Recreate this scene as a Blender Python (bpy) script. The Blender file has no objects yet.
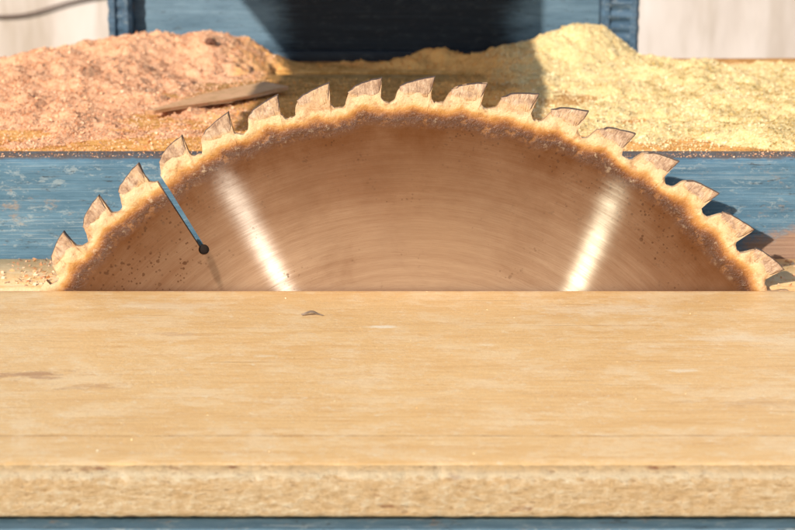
import bpy, bmesh, math, random
import numpy as np
from mathutils import Vector, Matrix, noise
random.seed(7); np.random.seed(7)
MM=0.001
scene=bpy.context.scene
col=scene.collection
scene.view_settings.view_transform='Standard'
scene.view_settings.look='None'
scene.view_settings.exposure=0

# ------------------------------------------------------------ helpers
class NT:
    def __init__(s,name):
        s.m=bpy.data.materials.new(name); s.m.use_nodes=True
        s.t=s.m.node_tree; s.t.nodes.clear()
        s.out=s.t.nodes.new('ShaderNodeOutputMaterial')
    def n(s,typ,**kw):
        nd=s.t.nodes.new(typ)
        for k,v in kw.items(): setattr(nd,k,v)
        return nd
    def l(s,a,b): s.t.links.new(a,b)
    def coord(s,scale=(1,1,1),kind='Object'):
        tc=s.n('ShaderNodeTexCoord'); mp=s.n('ShaderNodeMapping')
        mp.inputs['Scale'].default_value=scale
        s.l(tc.outputs[kind],mp.inputs['Vector']); return mp.outputs['Vector']
    def xyz(s):
        tc=s.n('ShaderNodeTexCoord'); sp=s.n('ShaderNodeSeparateXYZ'); s.l(tc.outputs['Object'],sp.inputs[0]); return sp.outputs
    def noise(s,vec,scale,detail=4,rough=0.55,dist=0.0):
        nd=s.n('ShaderNodeTexNoise'); nd.inputs['Scale'].default_value=scale
        nd.inputs['Detail'].default_value=detail; nd.inputs['Roughness'].default_value=rough
        nd.inputs['Distortion'].default_value=dist
        s.l(vec,nd.inputs['Vector']); return nd.outputs['Fac']
    def ramp(s,fac,stops,interp='LINEAR'):
        r=s.n('ShaderNodeValToRGB'); r.color_ramp.interpolation=interp
        e=r.color_ramp.elements
        while len(e)<len(stops): e.new(0.5)
        for el,(p,c) in zip(e,stops):
            el.position=p; el.color=(c,c,c,1) if not hasattr(c,'__len__') else (*c,1)
        s.l(fac,r.inputs['Fac']); return r.outputs['Color']
    def mix(s,fac,a,b,mode='MIX'):
        m=s.n('ShaderNodeMix',data_type='RGBA',blend_type=mode)
        for v,i in ((fac,0),(a,6),(b,7)):
            if isinstance(v,(int,float)): m.inputs[i].default_value=v
            elif isinstance(v,tuple): m.inputs[i].default_value=(*v,1)
            else: s.l(v,m.inputs[i])
        return m.outputs[2]
    def math(s,op,a,b=None):
        m=s.n('ShaderNodeMath',operation=op)
        for v,i in ((a,0),(b,1)):
            if v is None: continue
            if isinstance(v,(int,float)): m.inputs[i].default_value=v
            else: s.l(v,m.inputs[i])
        return m.outputs[0]
    def bump(s,h,strength=0.5,dist=0.001,normal=None):
        b=s.n('ShaderNodeBump'); b.inputs['Strength'].default_value=strength
        b.inputs['Distance'].default_value=dist; s.l(h,b.inputs['Height'])
        if normal is not None: s.l(normal,b.inputs['Normal'])
        return b.outputs['Normal']
    def principled(s,color,rough=0.6,metal=0.0,normal=None,spec=0.4):
        p=s.n('ShaderNodeBsdfPrincipled')
        for v,k in ((color,'Base Color'),(rough,'Roughness'),(metal,'Metallic'),(spec,'Specular IOR Level')):
            if isinstance(v,(int,float)): p.inputs[k].default_value=v
            elif isinstance(v,tuple): p.inputs[k].default_value=(*v,1)
            else: s.l(v,p.inputs[k])
        if normal is not None: s.l(normal,p.inputs['Normal'])
        return p
    def ell(s,X,Y,cx,cy,kx,ky,nz,amt):
        a_=s.math('MULTIPLY',s.math('SUBTRACT',X,cx),kx); b_=s.math('MULTIPLY',s.math('SUBTRACT',Y,cy),ky)
        dd=s.math('SQRT',s.math('ADD',s.math('MULTIPLY',a_,a_),s.math('MULTIPLY',b_,b_)))
        return s.math('ADD',dd,s.math('MULTIPLY',s.math('SUBTRACT',nz,.5),amt))
    def done(s,sh):
        s.l(sh.outputs[0] if hasattr(sh,'outputs') else sh,s.out.inputs['Surface']); return s.m

def mesh_obj(name,verts,faces,mats=(),parent=None,smooth=None,idx=None):
    me=bpy.data.meshes.new(name); me.from_pydata([tuple(v) for v in verts],[],[tuple(f) for f in faces])
    for m in mats: me.materials.append(m)
    if idx is not None: me.polygons.foreach_set('material_index',idx)
    me.update()
    o=bpy.data.objects.new(name,me); col.objects.link(o)
    if parent: o.parent=parent
    return o
def recalc(o):
    bm=bmesh.new(); bm.from_mesh(o.data); bmesh.ops.recalc_face_normals(bm,faces=bm.faces); bm.to_mesh(o.data); bm.free()
def shade(me,ang):
    me.polygons.foreach_set('use_smooth',[True]*len(me.polygons)); me.set_sharp_from_angle(angle=math.radians(ang))
def box(name,x0,x1,y0,y1,z0,z1,mat,parent=None,bev=0.001,seg=2):
    bm=bmesh.new(); bmesh.ops.create_cube(bm,size=1)
    for v in bm.verts:
        v.co=Vector(((x0+x1)/2+v.co.x*(x1-x0),(y0+y1)/2+v.co.y*(y1-y0),(z0+z1)/2+v.co.z*(z1-z0)))
    if bev>0: bmesh.ops.bevel(bm,geom=bm.edges[:],offset=bev,segments=seg,affect='EDGES',profile=0.5)
    me=bpy.data.meshes.new(name); bm.to_mesh(me); bm.free(); me.materials.append(mat); shade(me,35)
    o=bpy.data.objects.new(name,me); col.objects.link(o)
    if parent: o.parent=parent
    return o
def loft_x(name,prof,x0,x1,n,amps,mats,pidx,parent=None,fscale=250,smooth=40,chip=None):
    V=[];F=[];I=[];P=len(prof)
    for i in range(n+1):
        x=x0+(x1-x0)*i/n
        for j,(y,z) in enumerate(prof):
            a=amps[j]
            q=Vector((x*fscale,y*fscale,z*fscale))
            d=e=0
            if a:
                d=noise.noise(q)*.6+noise.noise(q*2.7)*.35+noise.noise(Vector((x*25,j*.3,0)))*.6
                e=noise.noise(q+Vector((31,7,3)))*.6+noise.noise(q*3.1+Vector((5,9,2)))*.3
            dy=dz=0
            if chip and chip[j]:
                c=max(0,noise.noise(Vector((x*60,j*.25,1)))-.15)*1.2+max(0,noise.noise(Vector((x*190,j*.5,1)))-.15)*.6
                dy=c*chip[j][0]; dz=-c*chip[j][1]
            V.append((x,y+d*a+dy,z+e*a+dz))
    for i in range(n):
        for j in range(P):
            k=(j+1)%P
            F.append((i*P+j,i*P+k,(i+1)*P+k,(i+1)*P+j)); I.append(pidx[j])
    F.append(tuple(range(P))); I.append(0)
    F.append(tuple(n*P+j for j in reversed(range(P)))); I.append(0)
    o=mesh_obj(name,V,F,mats,parent,None,I); recalc(o); shade(o.data,smooth)
    return o
def empty(name,loc):
    e=bpy.data.objects.new(name,None); e.location=loc; e.empty_display_size=.05; col.objects.link(e); return e
def tag(o,label,cat,**kw):
    o['label']=label; o['category']=cat
    for k,v in kw.items(): o[k]=v

# ------------------------------------------------------------ materials
def table_color(s):
    g=s.noise(s.coord((5,70,20)),3.0,6,.62,.5)
    c=s.ramp(g,[(0.25,(.79,.45,.165)),(0.5,(.90,.57,.24)),(0.75,(.95,.64,.30))])
    fine=s.noise(s.coord((14,560,40)),4,5,.78)
    c=s.mix(s.ramp(fine,[(.37,.6),(.50,0.0)]),c,(.66,.34,.11))
    c=s.mix(s.ramp(fine,[(.54,0.0),(.65,.45)]),c,(1.0,.79,.48))
    p=s.noise(s.coord((14,22,10)),1.9,13,.86,.2)
    c=s.mix(s.ramp(p,[(.49,0.0),(.56,.38),(.8,.5)]),c,(1.0,.81,.53))
    p2=s.noise(s.coord((50,65,10)),2.3,10,.88,.1)
    c=s.mix(s.ramp(p2,[(.565,0.0),(.60,.5)]),c,(1.0,.88,.66))
    p3=s.noise(s.coord((300,400,10)),1.6,4,.7)
    c=s.mix(s.ramp(p3,[(.60,0.0),(.69,.5)]),c,(1.0,.88,.68))
    dl=s.noise(s.coord((3,300,1)),2.0,3,.5)
    dm=s.noise(s.coord((12,14,1)),1.5,3)
    c=s.mix(s.math('MULTIPLY',s.ramp(dl,[(.30,.75),(.335,0.0)]),s.ramp(dm,[(.42,0.0),(.58,1.0)])),c,(.42,.20,.08))
    d=s.noise(s.coord((7,34,10)),2.3,9,.84,.2)
    c=s.mix(s.ramp(d,[(.32,.4),(.39,0.0)]),c,(.50,.24,.09))
    d3=s.noise(s.coord((200,300,50)),2.5,3,.6)
    c=s.mix(s.ramp(d3,[(.23,.6),(.30,0.0)]),c,(.40,.19,.08))
    return c,fine,p
def mat_table():
    s=NT('varnished_wood_top')
    c,fine,p=table_color(s)
    X,Y,Z=s.xyz()
    nz=s.noise(s.coord((60,110,1)),1.3,9,.85)
    for sx,sy,kx,ky,am in ((-.140,-.130,30,110,.65),(-.115,-.145,40,160,.45),(-.09,-.075,50,160,.3),(.12,-.165,22,110,.25)):
        c=s.mix(s.ramp(s.ell(X,Y,sx,sy,kx,ky,nz,4.8),[(.1,am),(.55,0.0)]),c,(.46,.22,.11))
    for sx,sy,kx,ky,am in ((-.012,-.063,85,240,.85),(.10,-.125,100,300,.6),(-.055,-.105,130,420,.45),(.03,-.09,160,400,.45),(-.10,-.03,30,80,.35),(.08,-.035,25,70,.35),(.13,-.08,30,90,.3)):
        c=s.mix(s.ramp(s.ell(X,Y,sx,sy,kx,ky,nz,3.2),[(.3,am),(.7,0.0)]),c,(1.0,.88,.66))
    wob=s.math('MULTIPLY',s.math('SUBTRACT',s.noise(s.coord((18,0,0)),1.5,4),.5),.0025)
    dd=s.math('ABSOLUTE',s.math('ADD',s.math('ADD',Y,.200),wob))
    ln=s.ramp(s.math('MULTIPLY',dd,600),[(.15,.6),(.7,0.0)])
    ln=s.math('MULTIPLY',ln,s.ramp(s.noise(s.coord((30,0,0)),2,4,.7),[(.4,.15),(.6,1.0)]))
    c=s.mix(ln,c,(.40,.19,.07))
    nb_=s.math('ADD',s.math('MULTIPLY',s.math('ABSOLUTE',Y),140),s.math('MULTIPLY',s.math('SUBTRACT',nz,.5),1.6))
    c=s.mix(s.ramp(nb_,[(.35,.6),(1.0,0.0)]),c,(.50,.22,.09))
    r=s.ramp(p,[(.3,.30),(.7,.55)])
    nb=s.bump(s.math('ADD',s.math('MULTIPLY',fine,.8),s.noise(s.coord((300,500,200)),1.5,5,.7)),.5,.0006)
    return s.done(s.principled(c,r,0,nb,.5))
def mat_edge():
    s=NT('rough_sawn_board_edge')
    tcx,fine,p=table_color(s)
    g=s.noise(s.coord((170,160,420)),1.4,10,.84,.2)
    c=s.ramp(g,[(.3,(.44,.25,.11)),(.42,(.72,.47,.23)),(.53,(.88,.64,.37)),(.64,(1.0,.88,.64))])
    g2=s.noise(s.coord((25,30,90)),1.4,5,.6)
    c=s.mix(s.ramp(g2,[(.35,.35),(.6,0.0)]),c,(.76,.45,.19))
    k=s.noise(s.coord((40,45,130)),1.5,3,.5)
    c=s.mix(s.ramp(k,[(.27,.85),(.33,0.0)]),c,(.34,.11,.045))
    k2=s.noise(s.coord((150,160,440)),1.5,5,.7)
    c=s.mix(s.ramp(k2,[(.34,.7),(.41,0.0)]),c,(.38,.18,.07))
    X,Y,Z=s.xyz()
    zn=s.math('MULTIPLY',s.math('SUBTRACT',g,.5),5.5)
    lip=s.math('ABSOLUTE',s.math('ADD',s.math('MULTIPLY',s.math('ADD',Z,.0026),700),zn))
    c=s.mix(s.ramp(lip,[(.1,.5),(.9,0.0)]),c,(1.0,.86,.60))
    zz=s.math('ADD',s.math('MULTIPLY',s.math('ADD',Z,.0016),600),zn)
    c=s.mix(s.ramp(zz,[(.3,0.0),(.9,.9)]),c,tcx)
    nb=s.bump(s.math('ADD',g,k2),.85,.0024)
    return s.done(s.principled(c,.85,0,nb,.2))
def mat_ledge():
    s=NT('dusty_plank')
    g=s.noise(s.coord((8,90,10)),2.2,6,.65,.4)
    c=s.ramp(g,[(.3,(.40,.17,.04)),(.55,(.64,.30,.075)),(.75,(.74,.38,.11))])
    d=s.noise(s.coord((60,60,60)),1.7,9,.78)
    c=s.mix(s.ramp(d,[(.44,0.0),(.58,.8)]),c,(.92,.51,.18))
    nb=s.bump(d,.6,.002)
    return s.done(s.principled(c,.9,0,nb,.15))
def mat_blue(name,base=(.048,.120,.180),light=(.13,.245,.33),wear=1.0,dust=(.42,.25,.12),dustamt=.5,edge=False,lit_sides=None):
    s=NT(name); X,Y,Z=s.xyz()
    g=s.noise(s.coord((12,60,60)),2.0,8,.72,.2)
    c=s.ramp(g,[(.3,base),(.5,tuple(a*.5+b*.5 for a,b in zip(base,light))),(.7,light)])
    if lit_sides:
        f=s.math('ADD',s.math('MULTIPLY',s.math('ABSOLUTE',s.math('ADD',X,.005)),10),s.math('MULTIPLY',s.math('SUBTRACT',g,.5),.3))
        c=s.mix(s.ramp(f,[(.68,0.0),(.88,.98)]),c,s.ramp(g,[(.3,lit_sides[0]),(.7,lit_sides[1])]))  # sunlit flanks painted as a brighter blue by x
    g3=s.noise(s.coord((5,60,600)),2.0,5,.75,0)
    c=s.mix(s.ramp(g3,[(.38,.6),(.52,0.0)]),c,base if not lit_sides else lit_sides[0])
    if lit_sides: c=s.mix(s.ramp(f,[(.60,.85),(.80,0.0)]),c,base)  # shadow across the middle painted in as near-black base
    sc=s.noise(s.coord((7,200,1100)),2.0,5,.72,.1)
    scm=s.math('MULTIPLY',s.ramp(sc,[(.57,0.0),(.62,.65*wear)]),s.ramp(s.noise(s.coord((25,30,40)),1.5,3),[(.4,.15),(.6,1.0)]))
    c=s.mix(scm,c,(.36,.43,.45))
    ch=s.noise(s.coord((55,90,120)),1.8,10,.86,.2)
    c=s.mix(s.ramp(ch,[(.555,0.0),(.575,.55*wear)]),c,(.34,.39,.39))
    dk=s.noise(s.coord((40,80,200)),2.0,9,.84,.2)
    c=s.mix(s.ramp(dk,[(.39,.85),(.42,0.0)]),c,(.035,.038,.042))
    du=s.noise(s.coord((30,60,60)),1.8,9,.85)
    c=s.mix(s.ramp(du,[(.57,0.0),(.66,dustamt)]),c,dust)
    if edge:
        zz=s.math('ADD',s.math('MULTIPLY',s.math('SUBTRACT',Z,.0458),420),s.math('MULTIPLY',s.math('SUBTRACT',ch,.5),2.5))
        c=s.mix(s.ramp(zz,[(.2,0.0),(.6,.8)]),c,(.12,.07,.05))
        bw=s.ell(X,Z,.205,.0,17,55,ch,1.2)
        c=s.mix(s.ramp(bw,[(.75,.9),(1.0,0.0)]),c,s.ramp(g3,[(.3,(.26,.13,.07)),(.7,(.48,.28,.16))]))
    nb=s.bump(s.math('ADD',sc,s.math('ADD',ch,dk)),.5,.0009)
    return s.done(s.principled(c,.55,0,nb,.35))
def mat_dust(name,a,b,c3):
    s=NT(name); X,Y,Z=s.xyz()
    g=s.noise(s.coord((1,1,1)),900,4,.8)
    c=s.ramp(g,[(.32,a),(.5,b),(.66,c3)])
    g2=s.noise(s.coord(),60,7,.75)
    ax=s.math('ADD',s.math('ABSOLUTE',s.math('SUBTRACT',X,-.012)),s.math('MULTIPLY',s.math('SUBTRACT',g2,.5),.12))
    c=s.mix(s.ramp(s.math('MULTIPLY',ax,10),[(.65,.9),(1.0,0.0)]),c,(.92,.49,.15))
    nb=s.bump(s.noise(s.coord(),1500,3,.8),.8,.0006)
    return s.done(s.principled(c,.95,0,nb,.0))
def mat_attr_dust(name,cols):
    s=NT(name); a=s.n('ShaderNodeAttribute',attribute_name='shade')
    c=s.ramp(a.outputs['Fac'],cols); return s.done(s.principled(c,.9,0,None,.0))

M_table=mat_table(); M_edge=mat_edge(); M_ledge=mat_ledge()
M_blue=mat_blue('worn_blue_paint',edge=True)
M_apron=mat_blue('dusty_blue_paint',(.07,.14,.19),(.17,.27,.34),dustamt=.75)
M_blue2=mat_blue('dark_blue_paint',(.030,.070,.115),(.085,.155,.23),.8,(.35,.22,.12),.4)
M_panel=mat_blue('grimy_blue_panel_painted_shadow',(.006,.010,.017),(.012,.020,.032),.12,(.06,.045,.035),.2,lit_sides=((.09,.16,.22),(.20,.31,.39)))  # grime plus painted light: shadowed middle, sunlit flanks in the colour
M_pink=mat_dust('reddish_sawdust',(.62,.30,.155),(.84,.47,.27),(.95,.63,.41))
M_yel=mat_dust('pale_yellow_sawdust',(.60,.42,.17),(.83,.64,.31),(.95,.79,.47))
M_chip=mat_attr_dust('sawdust_flakes',[(0,(.48,.21,.10)),(.2,(.84,.46,.26)),(.45,(1.0,.70,.47)),(.5,(.58,.27,.07)),(.6,(.96,.53,.18)),(.65,(.48,.32,.10)),(.82,(.86,.66,.34)),(1,(1.0,.85,.57))])

# ------------------------------------------------------------ blade
R=200.0; PX=R/460.0; NT_=56; PITCH=2*math.pi/NT_; PHASE=math.radians(3.1)
def pol(r,a): return (r*math.sin(a),r*math.cos(a))
base=[(-43.6,-25.8),(-40.6,-24.0),(-38.4,-20),(-35.4,-13.8),(-29.6,-8.9),(-19.8,-5.3),(-9.2,-2.5),(0,0),(-1.0,-6),(-2.4,-12),(-3.1,-17),(-2.3,-21.3),(.3,-24.5),(3.5,-25.8)]
def cr(p0,p1,p2,p3,t):
    return tuple(.5*((2*b)+(-a+c)*t+(2*a-5*b+4*c-d)*t*t+(-a+3*b-3*c+d)*t**3) for a,b,c,d in zip(p0,p1,p2,p3))
def tooth_path(b):
    pts=[]; n=len(b)
    ext=[(b[-1][0]-50.5,b[-1][1])]+b+[(b[0][0]+50.5,b[0][1]),(b[1][0]+50.5,b[1][1])]
    for i in range(n):
        p0,p1,p2,p3=ext[i],ext[i+1],ext[i+2],ext[i+3]
        if i==7: p0=p1
        if i==6: p3=p2
        for k in range(3):
            pts.append(cr(p0,p1,p2,p3,k/3))
    return pts
out=[]; qa=[]; TL=len(base)*3
rj=random.Random(5)
for k in range(NT_):
    a0=PHASE+k*PITCH
    b=[(t+rj.uniform(-.8,.8)*(i not in (7,)),dr+rj.uniform(-1.2,1.2)*(1 if i in(0,1,2,3,10,11,12,13) else .3)) for i,(t,dr) in enumerate(base)]
    b[7]=(-.2,-.3-rj.choice((0,0,.5,1.0)))
    if k==NT_-9: b=[(t,min(dr,-17+.25*t*0)) for t,dr in b]   # worn-off tooth at the board
    tp=tooth_path(b)
    for i,(t,dr) in enumerate(tp):
        jit=noise.noise(Vector((k*7.1,i*.5,4)))*.25
        if i<10 or i>33: jit+=.9*max(0,noise.noise(Vector((k*5.3,i*.25,9))))
        a=a0+(t*PX)/R; r=R+dr*PX+ (0 if i in(20,21,22) else jit)
        out.append(pol(r,a)); qa.append(a0+(-43.6*PX)/R+PITCH*i/TL)
OUT=np.array(out); N=len(out)
fr=[0,.03,.06,.09,.12,.16,.2,.25,.31,.38,.46,.55,.65,.76,.88,1.0]
rin=R-85*PX
rings=[]
for f in fr:
    rings.append([( (1-f)*o[0]+f*rin*math.sin(q), (1-f)*o[1]+f*rin*math.cos(q)) for o,q in zip(out,qa)])
for rr in (rin*.85,rin*.66,rin*.4,rin*.15):
    rings.append([pol(rr,q) for q in qa])
P2=np.array(rings).reshape(-1,2)
def edist(P):
    o=np.full(len(P),60.0); rr=np.hypot(P[:,0],P[:,1]); ids=np.where(rr>R-90*PX)[0]
    for c in range(0,len(ids),2000):
        ii=ids[c:c+2000]; o[ii]=np.sqrt(((P[ii][:,None,:]-OUT[None])**2).sum(-1)).min(1)
    d=np.maximum(0,(R-24.5*PX)-rr)
    return np.where(rr>R-90*PX,np.where(rr>R-24.5*PX,np.minimum(o,2.0)*.6,.66*d+.34*o),60.0)
edge=edist(P2)
nr=len(rings); V=[]
H=1.2
def crust(x,y,e,side):
    r=math.hypot(x,y); tooth=min(1,max(0,(r-(R-23*PX))/4))
    q=Vector((x*.18,y*.18,side*9)); 
    w=max(0,1-e/6.5); w=w*w*(3-2*w)
    lump=max(0,noise.noise(q*1.0)+.35)*1.2+max(0,noise.noise(q*2.2))*1.0+max(0,noise.noise(q*4.5))*.4
    return w*(1-.8*tooth)*(.2+lump*.95)*min(1,.5+e/1.2)
for side in (1,-1):
    for i,(x,y) in enumerate(P2):
        z=H+crust(x,y,float(edge[i]),side)
        V.append((x*MM,y*MM,side*z*MM))
NV=len(P2); F=[]
for j in range(nr-1):
    for i in range(N):
        k=(i+1)%N
        F.append((j*N+i,(j+1)*N+i,(j+1)*N+k,j*N+k))
        F.append((NV+j*N+i,NV+j*N+k,NV+(j+1)*N+k,NV+(j+1)*N+i))
for i in range(N):
    k=(i+1)%N; F.append((i,k,NV+k,NV+i))
    j=(nr-1)*N; F.append((j+i,NV+j+i,NV+j+k,j+k))
blade=mesh_obj('circular_saw_blade',V,F); recalc(blade)
aS=math.radians(-34.45); aE=math.radians(-35.4); rE=352*PX
p1=Vector((*pol(R-20*PX,aS),0)); p2=Vector((*pol(rE,aE),0))
bm=bmesh.new(); d=(p1-p2); d.normalize(); nn=Vector((-d.y,d.x,0)); w=1.05
vs=[]
for z in(-5,5):
    for p,s_,kk in ((p2,-1,1),(p2,1,1),(p1+d*6,1,1.4),(p1+d*6,-1,1.4)):
        q=p+nn*w*s_*kk; vs.append(bm.verts.new((q.x*MM,q.y*MM,z*MM)))
for f in ((0,1,2,3),(7,6,5,4),(0,4,5,1),(1,5,6,2),(2,6,7,3),(3,7,4,0)): bm.faces.new([vs[i] for i in f])
bmesh.ops.recalc_face_normals(bm,faces=bm.faces)
m1=bpy.data.meshes.new('c1'); bm.to_mesh(m1); bm.free()
bm=bmesh.new(); bmesh.ops.create_cone(bm,cap_ends=True,segments=40,radius1=2.3*MM,radius2=2.3*MM,depth=.012,matrix=Matrix.Translation(p2*MM))
m2=bpy.data.meshes.new('c2'); bm.to_mesh(m2); bm.free()
cut=[]
for m in (m1,m2):
    c=bpy.data.objects.new('cutter',m); col.objects.link(c); cut.append(c)
    md=blade.modifiers.new('b','BOOLEAN'); md.operation='DIFFERENCE'; md.solver='EXACT'; md.object=c
bpy.context.view_layer.update()
dg=bpy.context.evaluated_depsgraph_get()
nm=bpy.data.meshes.new_from_object(blade.evaluated_get(dg))
blade.modifiers.clear(); blade.data=nm
for c in cut: bpy.data.objects.remove(c)
co_=np.zeros(len(nm.vertices)*3); nm.vertices.foreach_get('co',co_); co_=co_.reshape(-1,3)[:,:2]*1000
at=nm.attributes.new('edge','FLOAT','POINT'); at.data.foreach_set('value',edist(co_))
shade(nm,35)

def mat_blade():
    s=NT('ground_steel_with_baked_resin')
    tc=s.n('ShaderNodeTexCoord'); sp=s.n('ShaderNodeSeparateXYZ'); s.l(tc.outputs['Object'],sp.inputs[0])
    X,Y=sp.outputs[0],sp.outputs[1]
    r=s.math('SQRT',s.math('ADD',s.math('MULTIPLY',X,X),s.math('MULTIPLY',Y,Y)))
    cv=s.n('ShaderNodeCombineXYZ'); s.l(r,cv.inputs[0])
    s.l(s.math('MULTIPLY',s.math('ARCTAN2',X,Y),.004),cv.inputs[1])
    rings=s.noise(cv.outputs[0],3200,4,.75)
    rings2=s.noise(cv.outputs[0],240,5,.7)
    v=tc.outputs['Object']
    big=s.noise(v,14,5,.55,.3); mid=s.noise(v,120,6,.7); lg=s.noise(v,45,5,.7)
    c=s.ramp(big,[(.3,(.165,.076,.037)),(.55,(.22,.107,.054)),(.75,(.26,.135,.072))])
    c=s.mix(s.ramp(s.math('MULTIPLY',s.math('SUBTRACT',.152,r),24),[(0.0,0.0),(1.0,.75)]),c,(.345,.215,.130))
    c=s.mix(s.ramp(rings,[(.36,.16),(.6,0.0)]),c,(.10,.045,.022))
    c=s.mix(s.ramp(rings2,[(.36,.16),(.6,0.0)]),c,(.12,.055,.027))
    c=s.mix(s.ramp(rings2,[(.60,0.0),(.74,.10)]),c,(.45,.30,.19))
    st_=s.noise(v,26,6,.7,.6)
    c=s.mix(s.ramp(st_,[(.52,0.0),(.66,.35)]),c,(.15,.06,.026))
    fr_=s.math('ADD',s.math('MULTIPLY',s.math('SUBTRACT',r,.139),20),s.math('MULTIPLY',s.math('SUBTRACT',lg,.5),.7))
    film=s.ramp(fr_,[(.0,0.0),(.5,.5),(.85,.92)])
    px=s.math('MULTIPLY',s.math('ADD',X,.118),22); py=s.math('MULTIPLY',s.math('SUBTRACT',Y,.112),17)
    pd=s.math('SQRT',s.math('ADD',s.math('MULTIPLY',px,px),s.math('MULTIPLY',py,py)))
    patch=s.ramp(s.math('ADD',pd,s.math('MULTIPLY',s.math('SUBTRACT',lg,.5),1.0)),[(.25,.5),(1.0,0.0)])
    sx=s.math('MULTIPLY',s.math('ADD',s.math('ADD',X,.0845),s.math('MULTIPLY',s.math('SUBTRACT',Y,.116),.35)),420)
    sy=s.math('MULTIPLY',s.math('SUBTRACT',Y,.116),85)
    sd=s.math('SQRT',s.math('ADD',s.math('MULTIPLY',sx,sx),s.math('MULTIPLY',sy,sy)))
    sd=s.math('ADD',sd,s.math('MULTIPLY',s.math('SUBTRACT',mid,.5),.6))
    stain=s.ramp(sd,[(.5,.75),(1.0,0.0)])
    c=s.mix(patch,c,(.12,.052,.026))
    c=s.mix(film,c,(.095,.033,.010))
    c=s.mix(stain,c,(.075,.028,.011))
    spots=None
    for sc,th,lo in ((210,.15,.50),(520,.24,.49)):
        vo=s.n('ShaderNodeTexVoronoi'); vo.inputs['Scale'].default_value=sc; s.l(v,vo.inputs['Vector'])
        zone=s.ramp(s.math('ADD',s.noise(v,32,5,.75),s.math('SUBTRACT',s.math('MULTIPLY',s.math('ADD',film,s.math('MULTIPLY',patch,2.2)),.15),.06)),[(lo,0.0),(lo+.14,1.0)])
        sz=s.math('MULTIPLY',s.math('ADD',s.noise(v,300,2),-.15),th*2.6)
        q=s.math('MULTIPLY',s.math('LESS_THAN',vo.outputs['Distance'],sz),zone)
        spots=q if spots is None else s.math('MAXIMUM',spots,q)
    c=s.mix(s.math('MULTIPLY',spots,.6),c,(.04,.013,.005))
    tg=s.n('ShaderNodeTangent'); tg.direction_type='RADIAL'; tg.axis='Z'
    clean=s.math('SUBTRACT',1.0,s.math('MAXIMUM',film,s.math('MULTIPLY',spots,.8)))
    clean=s.math('MULTIPLY',clean,s.ramp(rings2,[(.3,.45),(.6,1.0)]))
    clean=s.math('MULTIPLY',clean,s.ramp(rings,[(.35,.55),(.6,1.0)]))
    lobes=[]
    for rot,ro,an,cc_ in ((.013,.30,.825,(.98,.94,.84)),(.205,.30,.825,(.98,.96,.74)),(.013,.42,.58,(.60,.43,.29)),(.205,.42,.58,(.60,.46,.31))):
        g=s.n('ShaderNodeBsdfAnisotropic'); g.distribution='BECKMANN'; g.inputs['Anisotropy'].default_value=an
        g.inputs['Rotation'].default_value=rot; g.inputs['Roughness'].default_value=ro
        s.l(s.mix(.15,cc_,c),g.inputs['Color'])
        s.l(tg.outputs[0],g.inputs['Tangent']); lobes.append(g)
    df=s.n('ShaderNodeBsdfDiffuse'); s.l(c,df.inputs['Color'])
    cur=df.outputs[0]
    for g,wt in ((lobes[2],.06),(lobes[3],.06),(lobes[0],.060),(lobes[1],.078)):
        m_=s.n('ShaderNodeMixShader'); s.l(s.math('MULTIPLY',clean,wt),m_.inputs[0]); s.l(cur,m_.inputs[1]); s.l(g.outputs[0],m_.inputs[2]); cur=m_.outputs[0]
    at=s.n('ShaderNodeAttribute',attribute_name='edge')
    e=s.math('ADD',s.math('MULTIPLY',at.outputs['Fac'],1/14.0),s.math('MULTIPLY',s.math('SUBTRACT',mid,.5),.14))
    e=s.math('ADD',e,s.math('MULTIPLY',s.math('SUBTRACT',s.noise(v,38,4,.6),.5),.65))
    cc=s.ramp(e,[(.0,(.52,.31,.15)),(.06,(.68,.45,.24)),(.17,(.70,.46,.22)),(.26,(.55,.27,.075)),(.36,(.32,.12,.022)),(.45,(.15,.048,.010)),(.60,(.075,.025,.007)),(.9,(.095,.033,.010))])
    tooth=s.math('MULTIPLY',s.math('SUBTRACT',r,.1905),160)
    tm=s.ramp(s.math('ADD',tooth,s.math('MULTIPLY',s.math('SUBTRACT',mid,.5),1.2)),[(.2,0.0),(.8,1.0)])
    tcx=s.ramp(s.noise(v,300,5,.65),[(.3,(.34,.18,.09)),(.5,(.54,.33,.18)),(.7,(.68,.47,.28))])
    cc=s.mix(s.math('MULTIPLY',tm,.8),cc,tcx)
    fb_=s.noise(v,240,6,.72)
    cc=s.mix(s.ramp(fb_,[(.36,.6),(.46,0.0)]),cc,(.36,.15,.04))
    cc=s.mix(s.ramp(fb_,[(.58,0.0),(.68,.4)]),cc,(.80,.60,.38))
    nb2=s.bump(s.math('ADD',s.math('MULTIPLY',fb_,1.3),s.noise(v,90,2,.5)),.65,.0013)
    cr_=s.principled(cc,.34,0,nb2,.5)
    mask=s.ramp(e,[(.52,1.0),(.9,0.0)])
    mx3=s.n('ShaderNodeMixShader'); s.l(mask,mx3.inputs[0]); s.l(cur,mx3.inputs[1]); s.l(cr_.outputs[0],mx3.inputs[2])
    return s.done(mx3)
M_blade=mat_blade(); nm.materials.clear(); nm.materials.append(M_blade)
for p in nm.polygons: p.material_index=0
ZC=-.107
blade.rotation_euler=(math.radians(90),0,0); blade.location=(0,0,ZC)
tag(blade,'rusty steel circular saw blade with resin-crusted teeth in wooden table','saw blade')
bm=bmesh.new(); bmesh.ops.create_uvsphere(bm,u_segments=20,v_segments=10,radius=1)
for v in bm.verts:
    nz=1+.12*noise.noise(v.co*2.3); v.co=Vector((v.co.x*2.28*MM*nz,v.co.y*2.28*MM*nz,v.co.z*.8*MM))
me=bpy.data.meshes.new('hole_shade_plug'); bm.to_mesh(me); bm.free()
s=NT('painted_hole_shade'); me.materials.append(s.done(s.principled((.012,.007,.005),.8,0,None,.2)))  # near-black plug added to paint the darkness inside the slot hole
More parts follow.
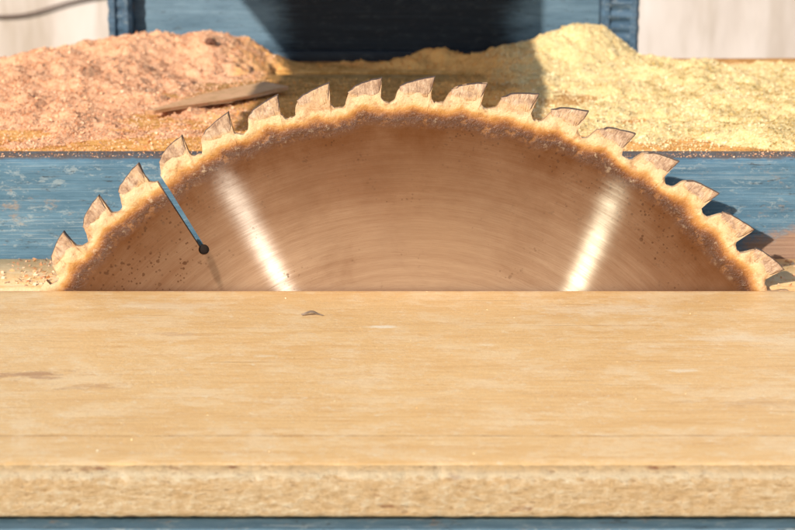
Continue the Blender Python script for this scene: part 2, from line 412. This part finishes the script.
o=bpy.data.objects.new('hole_shade_plug',me); col.objects.link(o); o.parent=blade; o.location=p2*MM

def mat_tip():
    s=NT('dusty_carbide'); v=s.coord()
    oi=s.n('ShaderNodeObjectInfo')
    va=s.n('ShaderNodeVectorMath',operation='ADD'); s.l(v,va.inputs[0]); s.l(oi.outputs['Location'],va.inputs[1]); v=va.outputs[0]
    g=s.noise(v,240,7,.75); st=s.noise(s.coord((700,130,160)),1.5,4,.6,.5)
    c=s.ramp(g,[(.32,(.24,.13,.075)),(.48,(.47,.30,.185)),(.63,(.68,.49,.33))])
    c=s.mix(s.ramp(st,[(.40,.55),(.52,0.0)]),c,(.26,.14,.08))
    grm=s.noise(v,110,5,.7)
    c=s.mix(s.ramp(grm,[(.52,0.0),(.62,.6)]),c,(.66,.43,.22))
    lo=s.n('ShaderNodeAttribute',attribute_name='low')
    lm=s.ramp(s.math('ADD',lo.outputs['Fac'],s.math('MULTIPLY',s.math('SUBTRACT',grm,.5),1.4)),[(.70,0.0),(.95,.85)])
    c=s.mix(lm,c,s.ramp(g,[(.35,(.46,.23,.08)),(.6,(.72,.48,.26))]))
    at=s.n('ShaderNodeAttribute',attribute_name='rim')
    c=s.mix(s.ramp(s.math('ADD',at.outputs['Fac'],s.math('MULTIPLY',s.math('SUBTRACT',g,.5),.8)),[(.36,0.0),(.60,.93)]),c,(.06,.032,.022))
    return s.done(s.principled(c,.42,.05,s.bump(s.math('ADD',g,st),.7,.0012),.5))
M_tip=mat_tip()
tp_poly=[(.3,.5),(-9.2,-1.9),(-19.3,-4.7),(-27.8,-7.9),(-33.3,-13.0),(-32.3,-18.8),(-20,-21.6),(-4.6,-20.6),(-2.5,-12),(-.9,-6)]
def tip_mesh(var):
    rnd=random.Random(var); V=[];F=[];rim=[];low=[]
    pp=[(t+rnd.uniform(-1,1)*(i not in(0,1,8,9)),d_+rnd.uniform(-1.2,1.2)*(i not in (0,1,2,3))-(rnd.choice((0,.3,1.2)) if i==0 else 0)) for i,(t,d_) in enumerate(tp_poly)]
    q=[]
    for i in range(len(pp)):
        a,b=pp[i],pp[(i+1)%len(pp)]
        q.append((a,i)); q.append((((a[0]+b[0])/2+rnd.uniform(-.45,.45),(a[1]+b[1])/2+rnd.uniform(-.5,.3)),i+.5))
    cx=sum(p[0] for p in pp)/len(pp); cy=sum(p[1] for p in pp)/len(pp)
    n=len(q)
    lay=[(1.0,1.0,1),(1.0,1.40,.9),(.93,1.62,.5),(.78,1.68,0.05),(.4,1.64,0)]
    seq=[(f,z,1,r_) for f,z,r_ in reversed(lay)]+[(f,z,-1,r_) for f,z,r_ in lay]
    for f,z,s_,r_ in seq:
        for (p,i) in q:
            x=cx+(p[0]-cx)*f; y=cy+(p[1]-cy)*f
            V.append((x*PX*MM,y*PX*MM,s_*(z-.12*max(0,(-y-10)/10)*(z>1.1))*MM))
            rim.append(r_*(1.0 if i<=3.6 or i>9.4 else .85 if i>=7.5 else .50)); low.append(min(1,max(0,(-y-6)/13)))
    for a in range(len(seq)-1):
        for i in range(n):
            k=(i+1)%n; F.append((a*n+i,a*n+k,(a+1)*n+k,(a+1)*n+i))
    F.append(tuple(range(n))); F.append(tuple((len(seq)-1)*n+i for i in reversed(range(n))))
    me=bpy.data.meshes.new('carbide_tip'); me.from_pydata(V,[],F); me.materials.append(M_tip)
    a=me.attributes.new('rim','FLOAT','POINT'); a.data.foreach_set('value',rim)
    a=me.attributes.new('low','FLOAT','POINT'); a.data.foreach_set('value',low)
    bm=bmesh.new(); bm.from_mesh(me); bmesh.ops.recalc_face_normals(bm,faces=bm.faces); bm.to_mesh(me); bm.free()
    shade(me,50)
    return me
for k in range(-8,9):
    a=PHASE+k*PITCH
    o=bpy.data.objects.new('carbide_tooth',tip_mesh(k+20)); col.objects.link(o); o.parent=blade
    x,y=pol(R*MM,a); o.location=(x,y,0); o.rotation_euler=(0,0,-a+random.uniform(-.012,.012))

# ------------------------------------------------------------ table saw
saw=empty('table_saw',(0,0,-.8))
tag(saw,'old table saw with wooden top and worn blue painted steel frame','table saw')
def P(o):
    o.parent=saw; o.matrix_parent_inverse=Matrix.Translation((0,0,.8)); return o
Y0=-.233; T=.016
def lin(a,b,n): return [(a[0]+(b[0]-a[0])*i/n,a[1]+(b[1]-a[1])*i/n) for i in range(n)]
prof=[(-.0028,-T),(-.0028,-.0012),(-.0034,-.0003),(-.0042,0),(-.0046,0),(Y0+.012,0),(Y0+.0119,0),(Y0+.008,-.0001),(Y0+.0052,-.0004),(Y0+.0028,-.0011),(Y0+.0011,-.0024),(Y0+.0003,-.0040)]+lin((Y0,-.0052),(Y0,-T+.001),8)+[(Y0,-T+.001),(Y0+.001,-T)]
nP=len(prof)
amps=[0]*7+[.00008,.0002,.0004,.0005,.0006]+[.0006]*8+[.0005,.0003]
pidx=[0]*nP
for j in range(8,nP-1): pidx[j]=1
chip=[None]*nP; chip[8]=(.0008,.0005); chip[9]=(.002,.0012); chip[10]=(.0026,.0014); chip[11]=(.002,.0005)
top=P(loft_x('wooden_table_top',prof,-.40,.40,1800,amps,[M_table,M_edge],pidx,None,330,80,chip))
top['label']='smooth varnished wooden board with rough sawn edge'
P(loft_x('rear_table_board',[(.0035,-T),(.0035,-.0008),(.0042,0),(.057,0),(.0585,-.001),(.0585,-T)],-.6,.6,300,[0]*6,[M_table],[0]*6,None,200,50))
P(loft_x('blue_rail',[(.0595,-.03),(.0592,.040),(.0592,.0448),(.0600,.0465),(.0620,.0472),(.078,.0472),(.080,.046),(.080,-.03)],-.75,.75,700,[0,.0001,.0003,.0004,.0002,0,0,0],[M_blue],[0]*8,None,90,80))
P(loft_x('rear_plank',[(.0805,.0),(.0805,.0440),(.082,.0452),(.371,.0452),(.373,.0440),(.373,.0)],-.75,.75,200,[0,0,.0003,.0004,.0003,0],[M_ledge],[0]*6,None,60,45))
P(loft_x('narrow_rear_plank',[(.3880,.0),(.3880,.0440),(.3895,.0452),(.455,.0452),(.457,.0440),(.457,.0)],-.75,.75,200,[0,0,.0003,.0004,.0003,0],[M_ledge],[0]*6,None,60,45))
P(loft_x('blue_front_apron',[(Y0-.004,-.09),(Y0-.004,-T-.0040),(Y0-.0028,-T-.0026),(Y0+.04,-T-.0026),(Y0+.04,-.09)],-.40,.40,400,[0,.0005,.0004,0,0],[M_apron],[0]*5,None,90,45))
P(box('machine_cabinet',-.38,.38,-.18,.44,-.5,-.095,M_blue2,None,.004))
for x in(-.37,.32):
    for y in(-.17,.39):
        P(box('leg',x,x+.05,y,y+.05,-.8,-.5,M_blue2,None,.003))
def post(name,x0,x1,y0,z0,z1,ribs):
    V=[];F=[];n=170
    for i in range(n+1):
        z=z0+(z1-z0)*i/n
        rb=.0013*(0.5+.5*math.sin(z/.0075*2*math.pi)+.25*noise.noise(Vector((x0*50,z*300,1))))*ribs
        jx=.0007*noise.noise(Vector((x0*90,z*220,3)))
        pr=[(x0+jx,y0+.02),(x0+jx,y0-rb*.6),(x0+.002,y0-.003),(x0+.0045,y0-.003),(x0+.006,y0-rb),(x1-.006,y0-rb),(x1-.0045,y0-.003),(x1-.002,y0-.003),(x1-jx,y0-rb*.6),(x1-jx,y0+.02)]
        V+=[(a,b,z) for a,b in pr]
    m=10
    for i in range(n):
        for j in range(m):
            k=(j+1)%m; F.append((i*m+j,i*m+k,(i+1)*m+k,(i+1)*m+j))
    F.append(tuple(range(m))); F.append(tuple(n*m+j for j in reversed(range(m))))
    o=mesh_obj(name,V,F,[M_blue2]); recalc(o); shade(o.data,30); return P(o)
post('upright_post',-.192,-.177,.420,.046,.30,1.0)
post('upright_post',.127,.151,.420,.046,.30,2.0)
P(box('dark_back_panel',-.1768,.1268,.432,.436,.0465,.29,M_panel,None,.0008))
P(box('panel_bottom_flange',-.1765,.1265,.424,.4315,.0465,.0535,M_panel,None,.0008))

gp=[(-.180,.129),(-.02,.129),(-.037,.144),(-.174,.298),(-.174,.400),(-.395,.400),(-.370,.327),(-.347,.298),(-.196,.144)]  # added plate above the view, outline shaped to cast the background shadow
bm=bmesh.new(); vv=[bm.verts.new((x,-.002,z)) for x,z in gp]; f=bm.faces.new(vv)
ex=bmesh.ops.extrude_face_region(bm,geom=[f]); 
for g in ex['geom']:
    if isinstance(g,bmesh.types.BMVert): g.co.y+=.004
bmesh.ops.recalc_face_normals(bm,faces=bm.faces); bmesh.ops.bevel(bm,geom=bm.edges[:],offset=.0008,segments=1,affect='EDGES')
me=bpy.data.meshes.new('shadow_plate_mesh'); bm.to_mesh(me); bm.free(); me.materials.append(M_blue2)
shadow_plate=bpy.data.objects.new('added_shadow_plate',me); col.objects.link(shadow_plate); P(shadow_plate)
P(box('shadow_plate_arm',-.385,-.355,.0025,.50,.36,.39,M_blue2,None,.002))  # added unseen arm holding the shadow-casting plate
P(box('shadow_plate_post',-.40,-.34,.5005,.54,-.5,.39,M_blue2,None,.002))  # added unseen post carrying that arm

# ------------------------------------------------------------ sawdust heaps
def g2(x,y,cx,cy,sx,sy): return math.exp(-((x-cx)/sx)**2-((y-cy)/sy)**2)
def fb(x,y,s,o=5,seed=0):
    return noise.fractal(Vector((x*s,y*s,seed)),.9,2.1,o)
def blobs(x,y,s,seed):
    w=noise.noise(Vector((x*s*1.7,y*s*1.7,seed+3)))*.5
    d,_=noise.voronoi(Vector((x*s+w,y*s-w,seed)))
    return max(0,.5-d[0])
def gapf(x,y):
    a=max(0,min(1,(x+86)/8))*max(0,min(1,(30-x)/10))
    return a*max(0,min(1,(y-345)/12))*max(0,min(1,(394-y)/3))
def rough(x,y,h,sd):
    w=max(0,min(1,h/4)); m=max(0,.22+noise.noise(Vector((x*.035,y*.035,sd))))*1.8
    return (6.0*fb(x,y,.026,4,sd)+1.7*fb(x,y,.09,3,sd+4)+.8*fb(x,y,.4,2,sd+7)
            +4.6*blobs(x,y,.12,sd+5)*m+2.6*blobs(x,y,.26,sd+6)*m-.8)*w
def hL(x,y):
    h=19*g2(x,y,-155,402,40,45)+19*g2(x,y,-112,403,26,40)+14*g2(x,y,-215,375,50,60)+9*g2(x,y,-270,300,90,90)+7*g2(x,y,-190,270,60,80)+5*g2(x,y,-330,180,90,70)
    h+=4*g2(x,y,-120,190,50,60)+4*g2(x,y,-40,420,60,14)+3*g2(x,y,-190,130,60,40)
    return (h+rough(x,y,h,3)-3.0)-14*gapf(x,y)
def hR(x,y):
    h=25*g2(x,y,116,402,27,36)+17*g2(x,y,80,403,30,32)+9*g2(x,y,25,416,50,18)+8*g2(x,y,160,340,60,60)+8*g2(x,y,230,300,120,110)+12*g2(x,y,262,180,45,55)+6*g2(x,y,170,190,70,60)+5*g2(x,y,210,120,80,30)
    h+=4*g2(x,y,70,300,55,60)+3*g2(x,y,40,150,80,50)
    h-=10*g2(x,y,248,150,10,9)+8*g2(x,y,222,190,9,8)+8*g2(x,y,262,215,9,10)
    return (h+rough(x,y,h,13)-3.2)-16*gapf(x,y)
GR={}
def heap(name,hf,x0,x1,y0,y1,st,mat):
    nx=int((x1-x0)/st); ny=int((y1-y0)/st)
    Hh=np.array([[max(hf(x0+i*st,y0+j*st),-3) for i in range(nx+1)] for j in range(ny+1)])
    GR[x0]=(Hh,x0,y0,st,nx,ny)
    V=[(( x0+i*st)*MM,(y0+j*st)*MM,(45.6+Hh[j,i])*MM) for j in range(ny+1) for i in range(nx+1)]
    F=[]
    for j in range(ny):
        for i in range(nx):
            if Hh[j:j+2,i:i+2].max()>-.7:
                a=j*(nx+1)+i; F.append((a,a+1,a+nx+2,a+nx+1))
    used=sorted({k for f in F for k in f}); mp={k:n for n,k in enumerate(used)}
    o=mesh_obj(name,[V[k] for k in used],[tuple(mp[k] for k in f) for f in F],[mat]); o.data.polygons.foreach_set('use_smooth',[True]*len(F)); return o
hpL=heap('sawdust_heap',hL,-340,0,84,424,1.25,M_pink)
tag(hpL,'heap of reddish pink sawdust lying on rear plank','sawdust')
hpR=heap('sawdust_heap',hR,-80,340,84,424,1.25,M_yel)
tag(hpR,'heap of pale yellow sawdust lying on rear plank','sawdust')
def samp(G,x,y):
    Hh,x0,y0,st,nx,ny=G
    u=(x-x0)/st; v=(y-y0)/st
    ok=(u>=0)&(u<nx)&(v>=0)&(v<ny)
    i=np.clip(u.astype(int),0,nx-1); j=np.clip(v.astype(int),0,ny-1); fu=u-i; fv=v-j
    h=(Hh[j,i]*(1-fu)+Hh[j,i+1]*fu)*(1-fv)+(Hh[j+1,i]*(1-fu)+Hh[j+1,i+1]*fu)*fv
    return np.where(ok,h,-9)
rs=np.random.RandomState(3)
def flakes(x,y,z,sz,sh,tilt=.9):
    n=len(x); th=rs.uniform(0,6.28,n); rx=rs.uniform(-tilt,tilt,n); ry=rs.uniform(-tilt,tilt,n)
    w=sz*rs.uniform(.3,.95,n); c=sz*rs.uniform(.05,.45,n)
    L=np.stack([np.stack([-sz,-w,0*c],1),np.stack([sz*rs.uniform(.6,1.2,n),-w*rs.uniform(.4,1,n),c],1),np.stack([sz,w,0*c],1),np.stack([-sz*rs.uniform(.5,1.1,n),w,c*.7],1)],1)
    X,Y,Z=L[...,0],L[...,1],L[...,2]
    cx,sx=np.cos(rx)[:,None],np.sin(rx)[:,None]; Y,Z=Y*cx-Z*sx,Y*sx+Z*cx
    cy,sy=np.cos(ry)[:,None],np.sin(ry)[:,None]; X,Z=X*cy+Z*sy,-X*sy+Z*cy
    ct,st_=np.cos(th)[:,None],np.sin(th)[:,None]; X,Y=X*ct-Y*st_,X*st_+Y*ct
    return np.stack([x[:,None]+X,y[:,None]+Y,z[:,None]+np.abs(c)[:,None]*.5+Z],2).reshape(-1,3)*MM, np.repeat(sh,4)
ng=np.array([[noise.fractal(Vector((i*.22,j*.22,2)),.8,2.1,4) for i in range(140)] for j in range(80)])
def tone(x,y):
    return ng[np.clip(((y-80)/4.5).astype(int),0,79),np.clip(((x+322)/4.62).astype(int),0,139)]
def shades(x,y,l,r_,h,tn):
    red=np.clip(.24+.17*tn+rs.normal(0,.06,len(x)),0,.45)
    yel=np.clip(.85+.10*tn+rs.normal(0,.035,len(x)),.66,1)
    far=(x>140)&(y<330)
    yel=np.where(far&(tn<-.02),np.clip(.70+rs.normal(0,.03,len(x)),.65,1),yel)
    pit=(((x-248)/12)**2+((y-150)/11)**2<1)|(((x-222)/11)**2+((y-190)/9)**2<1)|(((x-262)/11)**2+((y-215)/11)**2<1)
    yel=np.where(pit,np.clip(.655+rs.normal(0,.01,len(x)),.65,.7),yel)
    gold=np.clip(.57+.04*tn+rs.normal(0,.02,len(x)),.5,.605)
    mixm=np.abs(x+12)+rs.normal(0,9,len(x))
    sh=np.where((l>r_)|((x<-20)&(h<-3)),red,yel)
    return np.where(mixm<74,gold,sh)
def field(n,sizes,lift,tilt):
    x=rs.uniform(-320,320,n); y=rs.uniform(82,424,n)
    l=samp(GR[-340],x,y); r_=samp(GR[-80],x,y); h=np.maximum(l,r_)
    gp_=np.clip((x+86)/8,0,1)*np.clip((30-x)/10,0,1)*np.clip((y-345)/12,0,1)*np.clip((394-y)/3,0,1)
    tn=tone(x,y)
    dens=np.where(h>.3,1.0,np.where(h>-1.5,.5,.2))*(gp_<.3)
    keep=rs.uniform(0,1,n)<dens; x,y,l,r_,h,tn=x[keep],y[keep],l[keep],r_[keep],h[keep],tn[keep]
    return flakes(x,y,45.6+np.maximum(h,0)+rs.uniform(0,lift,len(x)),rs.choice(sizes,len(x)),shades(x,y,l,r_,h,tn),tilt)
A=[field(310000,[.25,.3,.35,.4,.5],.1,.9), field(18000,[.55,.65,.8,.95],.35,1.15)]
k=2500; A.append(flakes(rs.uniform(-330,330,k),rs.triangular(60.5,62,80,k),np.full(k,47.3),rs.choice([.2,.25,.3,.45],k),rs.uniform(0,.35,k)))
k=700; xx=np.where(rs.uniform(0,1,k)<.45,rs.normal(-166,8,k),np.where(rs.uniform(0,1,k)<.5,rs.normal(170,14,k),rs.uniform(-260,260,k)))
A.append(flakes(xx,rs.uniform(5,57,k),np.full(k,.1),rs.choice([.2,.25,.4,.6,1.0],k),rs.uniform(.1,.4,k)))
k=450; A.append(flakes(rs.uniform(-250,250,k),rs.uniform(-221,-4,k),np.full(k,.02),rs.choice([.12,.15,.2,.3],k),rs.uniform(.75,1,k)))
VV=np.concatenate([a[0] for a in A]); SS=np.concatenate([a[1] for a in A]); nf=len(VV)//4
me=bpy.data.meshes.new('loose_sawdust_flakes'); me.vertices.add(len(VV)); me.vertices.foreach_set('co',VV.ravel())
b4=np.arange(nf)*4; tri=np.stack([b4,b4+1,b4+2,b4,b4+2,b4+3],1).ravel()
me.loops.add(len(tri)); me.loops.foreach_set('vertex_index',tri)
me.polygons.add(nf*2); me.polygons.foreach_set('loop_start',np.arange(nf*2)*3)
me.update(calc_edges=True); me.validate(); me.materials.append(M_chip)
a=me.attributes.new('shade','FLOAT','POINT'); a.data.foreach_set('value',SS)
fl=bpy.data.objects.new('loose_sawdust_flakes',me); col.objects.link(fl)
fl['kind']='stuff'; fl['label']='loose sawdust flakes and shavings scattered over boards and rail'; fl['category']='sawdust'

def slat(name,cx,cy,cz,l,w,t,ang,tilt,mat):
    bm=bmesh.new(); bmesh.ops.create_cube(bm,size=1)
    bmesh.ops.subdivide_edges(bm,edges=bm.edges[:],cuts=7,use_grid_fill=True)
    for v in bm.verts:
        tap=(1 if v.co.x>0 else 1+v.co.x*1.7)+.10*noise.noise(v.co*6)
        v.co=Vector((v.co.x*l*(1+.08*v.co.y),v.co.y*w*tap,v.co.z*t+.0006*noise.noise(v.co*5)))
    me=bpy.data.meshes.new(name); bm.to_mesh(me); bm.free(); me.materials.append(mat); shade(me,40)
    o=bpy.data.objects.new(name,me); col.objects.link(o); o.location=(cx,cy,cz); o.rotation_euler=(tilt,0,ang); return o
def mat_simplewood(name,a,b,dust=0):
    s=NT(name); g=s.noise(s.coord((15,200,200)),2,5,.65,.4)
    c=s.ramp(g,[(.3,a),(.7,b)])
    if dust:
        d=s.noise(s.coord((1,1,1)),160,7,.8); c=s.mix(s.ramp(d,[(.46,0.0),(.54,dust)]),c,(.86,.48,.28))
    return s.done(s.principled(c,.8,0,s.bump(g,.4,.001),.2))
M_off=mat_simplewood('bare_offcut_wood',(.56,.30,.14),(.78,.48,.25),.5)
oc=slat('wood_offcut',-.106,.240,.0490,.120,.021,.002,math.radians(60),math.radians(2),M_off); tag(oc,'thin tan pointed wooden offcut lying in reddish sawdust','wood offcut')
bx=-122.0
for yy in range(250,415):
    d=780+yy; zl=195-d*math.tan(math.radians(6.5))
    hh=45.6+float(samp(GR[-340],np.array([bx]),np.array([float(yy)]))[0])
    if hh>=zl: break
bm=bmesh.new(); bmesh.ops.create_icosphere(bm,subdivisions=2,radius=1)
for v in bm.verts:
    k=1+.45*noise.noise(v.co*1.6+Vector((3,1,7))); v.co=Vector((v.co.x*.0036*k,v.co.y*.003*k,v.co.z*.0026*k))
me=bpy.data.meshes.new('bark_chip'); bm.to_mesh(me); bm.free(); me.materials.append(mat_simplewood('dark_bark',(.10,.045,.03),(.22,.10,.06)))
bk=bpy.data.objects.new('bark_chip',me); col.objects.link(bk); bk.location=(bx*MM,yy*MM,(hh+1.4)*MM); tag(bk,'small dark bark chip on top of the reddish sawdust','wood chip')
V=[];F=[];n=10
for i in range(n+1):
    t=i/n; w_=.0013*math.sin(math.pi*min(1,t*1.1+.05))+.0002; z=.0004+.0012*math.sin(math.pi*t)**2
    for a_,b_ in ((-1,0),(-.3,.0007),(.6,.0005),(1,0)): V.append((-.0045+.009*t,a_*w_+.0006*math.sin(5*t),z+b_*(1-t*.5)))
for i in range(n):
    for j in range(4):
        k=(j+1)%4; F.append((i*4+j,i*4+k,i*4+4+k,i*4+4+j))
F.append((3,2,1,0)); F.append((n*4,n*4+1,n*4+2,n*4+3))
spl=mesh_obj('wood_splinter',V,F,[mat_simplewood('dark_splinter',(.06,.035,.025),(.5,.36,.25))]); recalc(spl); shade(spl.data,40)
spl.location=(-.040,-.046,0); tag(spl,'tiny dark splinter of wood lying on the smooth table top','splinter')

# ------------------------------------------------------------ wall, ground, cable
def mat_wall():
    s=NT('stained_whitewash'); g=s.noise(s.coord((3,3,1)),3,6,.6)
    c=s.ramp(g,[(.3,(.50,.42,.36)),(.5,(.64,.56,.50)),(.7,(.72,.66,.62))])
    d=s.noise(s.coord((14,14,2)),1.5,5,.6); c=s.mix(s.ramp(d,[(.35,.6),(.5,0.0)]),c,(.38,.30,.22))
    return s.done(s.principled(c,.9,0,s.bump(g,.3,.01),.2))
wall=box('whitewashed_wall',-3,3,1.30,1.45,-.8,2.0,mat_wall(),None,.01); tag(wall,'stained whitewashed masonry wall standing behind the saw','wall')
s=NT('trodden_earth'); g=s.noise(s.coord(),6,8,.65); Mg=s.done(s.principled(s.ramp(g,[(.3,(.16,.12,.08)),(.7,(.32,.25,.17))]),.95,0,s.bump(g,.5,.02),.1))
gr=mesh_obj('ground',[(-40,-40,-.8),(40,-40,-.8),(40,40,-.8),(-40,40,-.8)],[(0,1,2,3)],[Mg]); gr['kind']='structure'
cu=bpy.data.curves.new('c','CURVE'); cu.dimensions='3D'; cu.bevel_depth=.0015; sp_=cu.splines.new('NURBS')
pts=[(-1.2,.03),(-.6,-.008),(-.47,-.010),(-.42,-.010),(-.38,.005),(-.34,.013),(-.30,.016),(-.27,.05),(-.25,.3)]
sp_.points.add(len(pts)-1)
for p,(x,z) in zip(sp_.points,pts): p.co=(x,1.294,z,1)
sp_.use_endpoint_u=True
co=bpy.data.objects.new('t',cu); col.objects.link(co); bpy.context.view_layer.update()
cm=bpy.data.meshes.new_from_object(co.evaluated_get(bpy.context.evaluated_depsgraph_get())); bpy.data.objects.remove(co)
s=NT('dark_cable_rubber'); cm.materials.clear(); cm.materials.append(s.done(s.principled((.14,.09,.07),.6)))
cb=bpy.data.objects.new('wall_cable',cm); col.objects.link(cb); tag(cb,'thin dark cable running loosely along the whitewashed wall','cable')

# ------------------------------------------------------------ light
dv=Vector((36,59,-33)).normalized()
sl=bpy.data.lights.new('sun','SUN'); sl.energy=5.0; sl.angle=math.radians(.5); sl.color=(1,.94,.85)
so=bpy.data.objects.new('sun',sl); col.objects.link(so); so.rotation_euler=dv.to_track_quat('-Z','Y').to_euler(); so.location=(-1,-2,2)
w=bpy.data.worlds.new('World'); scene.world=w; w.use_nodes=True; nt=w.node_tree; nt.nodes.clear()
sk=nt.nodes.new('ShaderNodeTexSky'); sk.sky_type='NISHITA'; sk.sun_disc=False
sk.sun_elevation=math.asin(-dv.z); sk.sun_rotation=math.atan2(-dv.x,-dv.y)
bg=nt.nodes.new('ShaderNodeBackground'); bg.inputs['Strength'].default_value=.13
ow=nt.nodes.new('ShaderNodeOutputWorld'); nt.links.new(sk.outputs[0],bg.inputs[0]); nt.links.new(bg.outputs[0],ow.inputs[0])

# ------------------------------------------------------------ camera
cam=bpy.data.cameras.new('camera'); co=bpy.data.objects.new('camera',cam); col.objects.link(co)
co.location=(-.005,-.780,.195); co.rotation_euler=(math.radians(90-13.3),0,0)
cam.sensor_width=36; cam.lens=83.7; cam.clip_start=.01; cam.clip_end=200
cam.dof.use_dof=True; cam.dof.focus_distance=.76; cam.dof.aperture_fstop=22
scene.camera=co
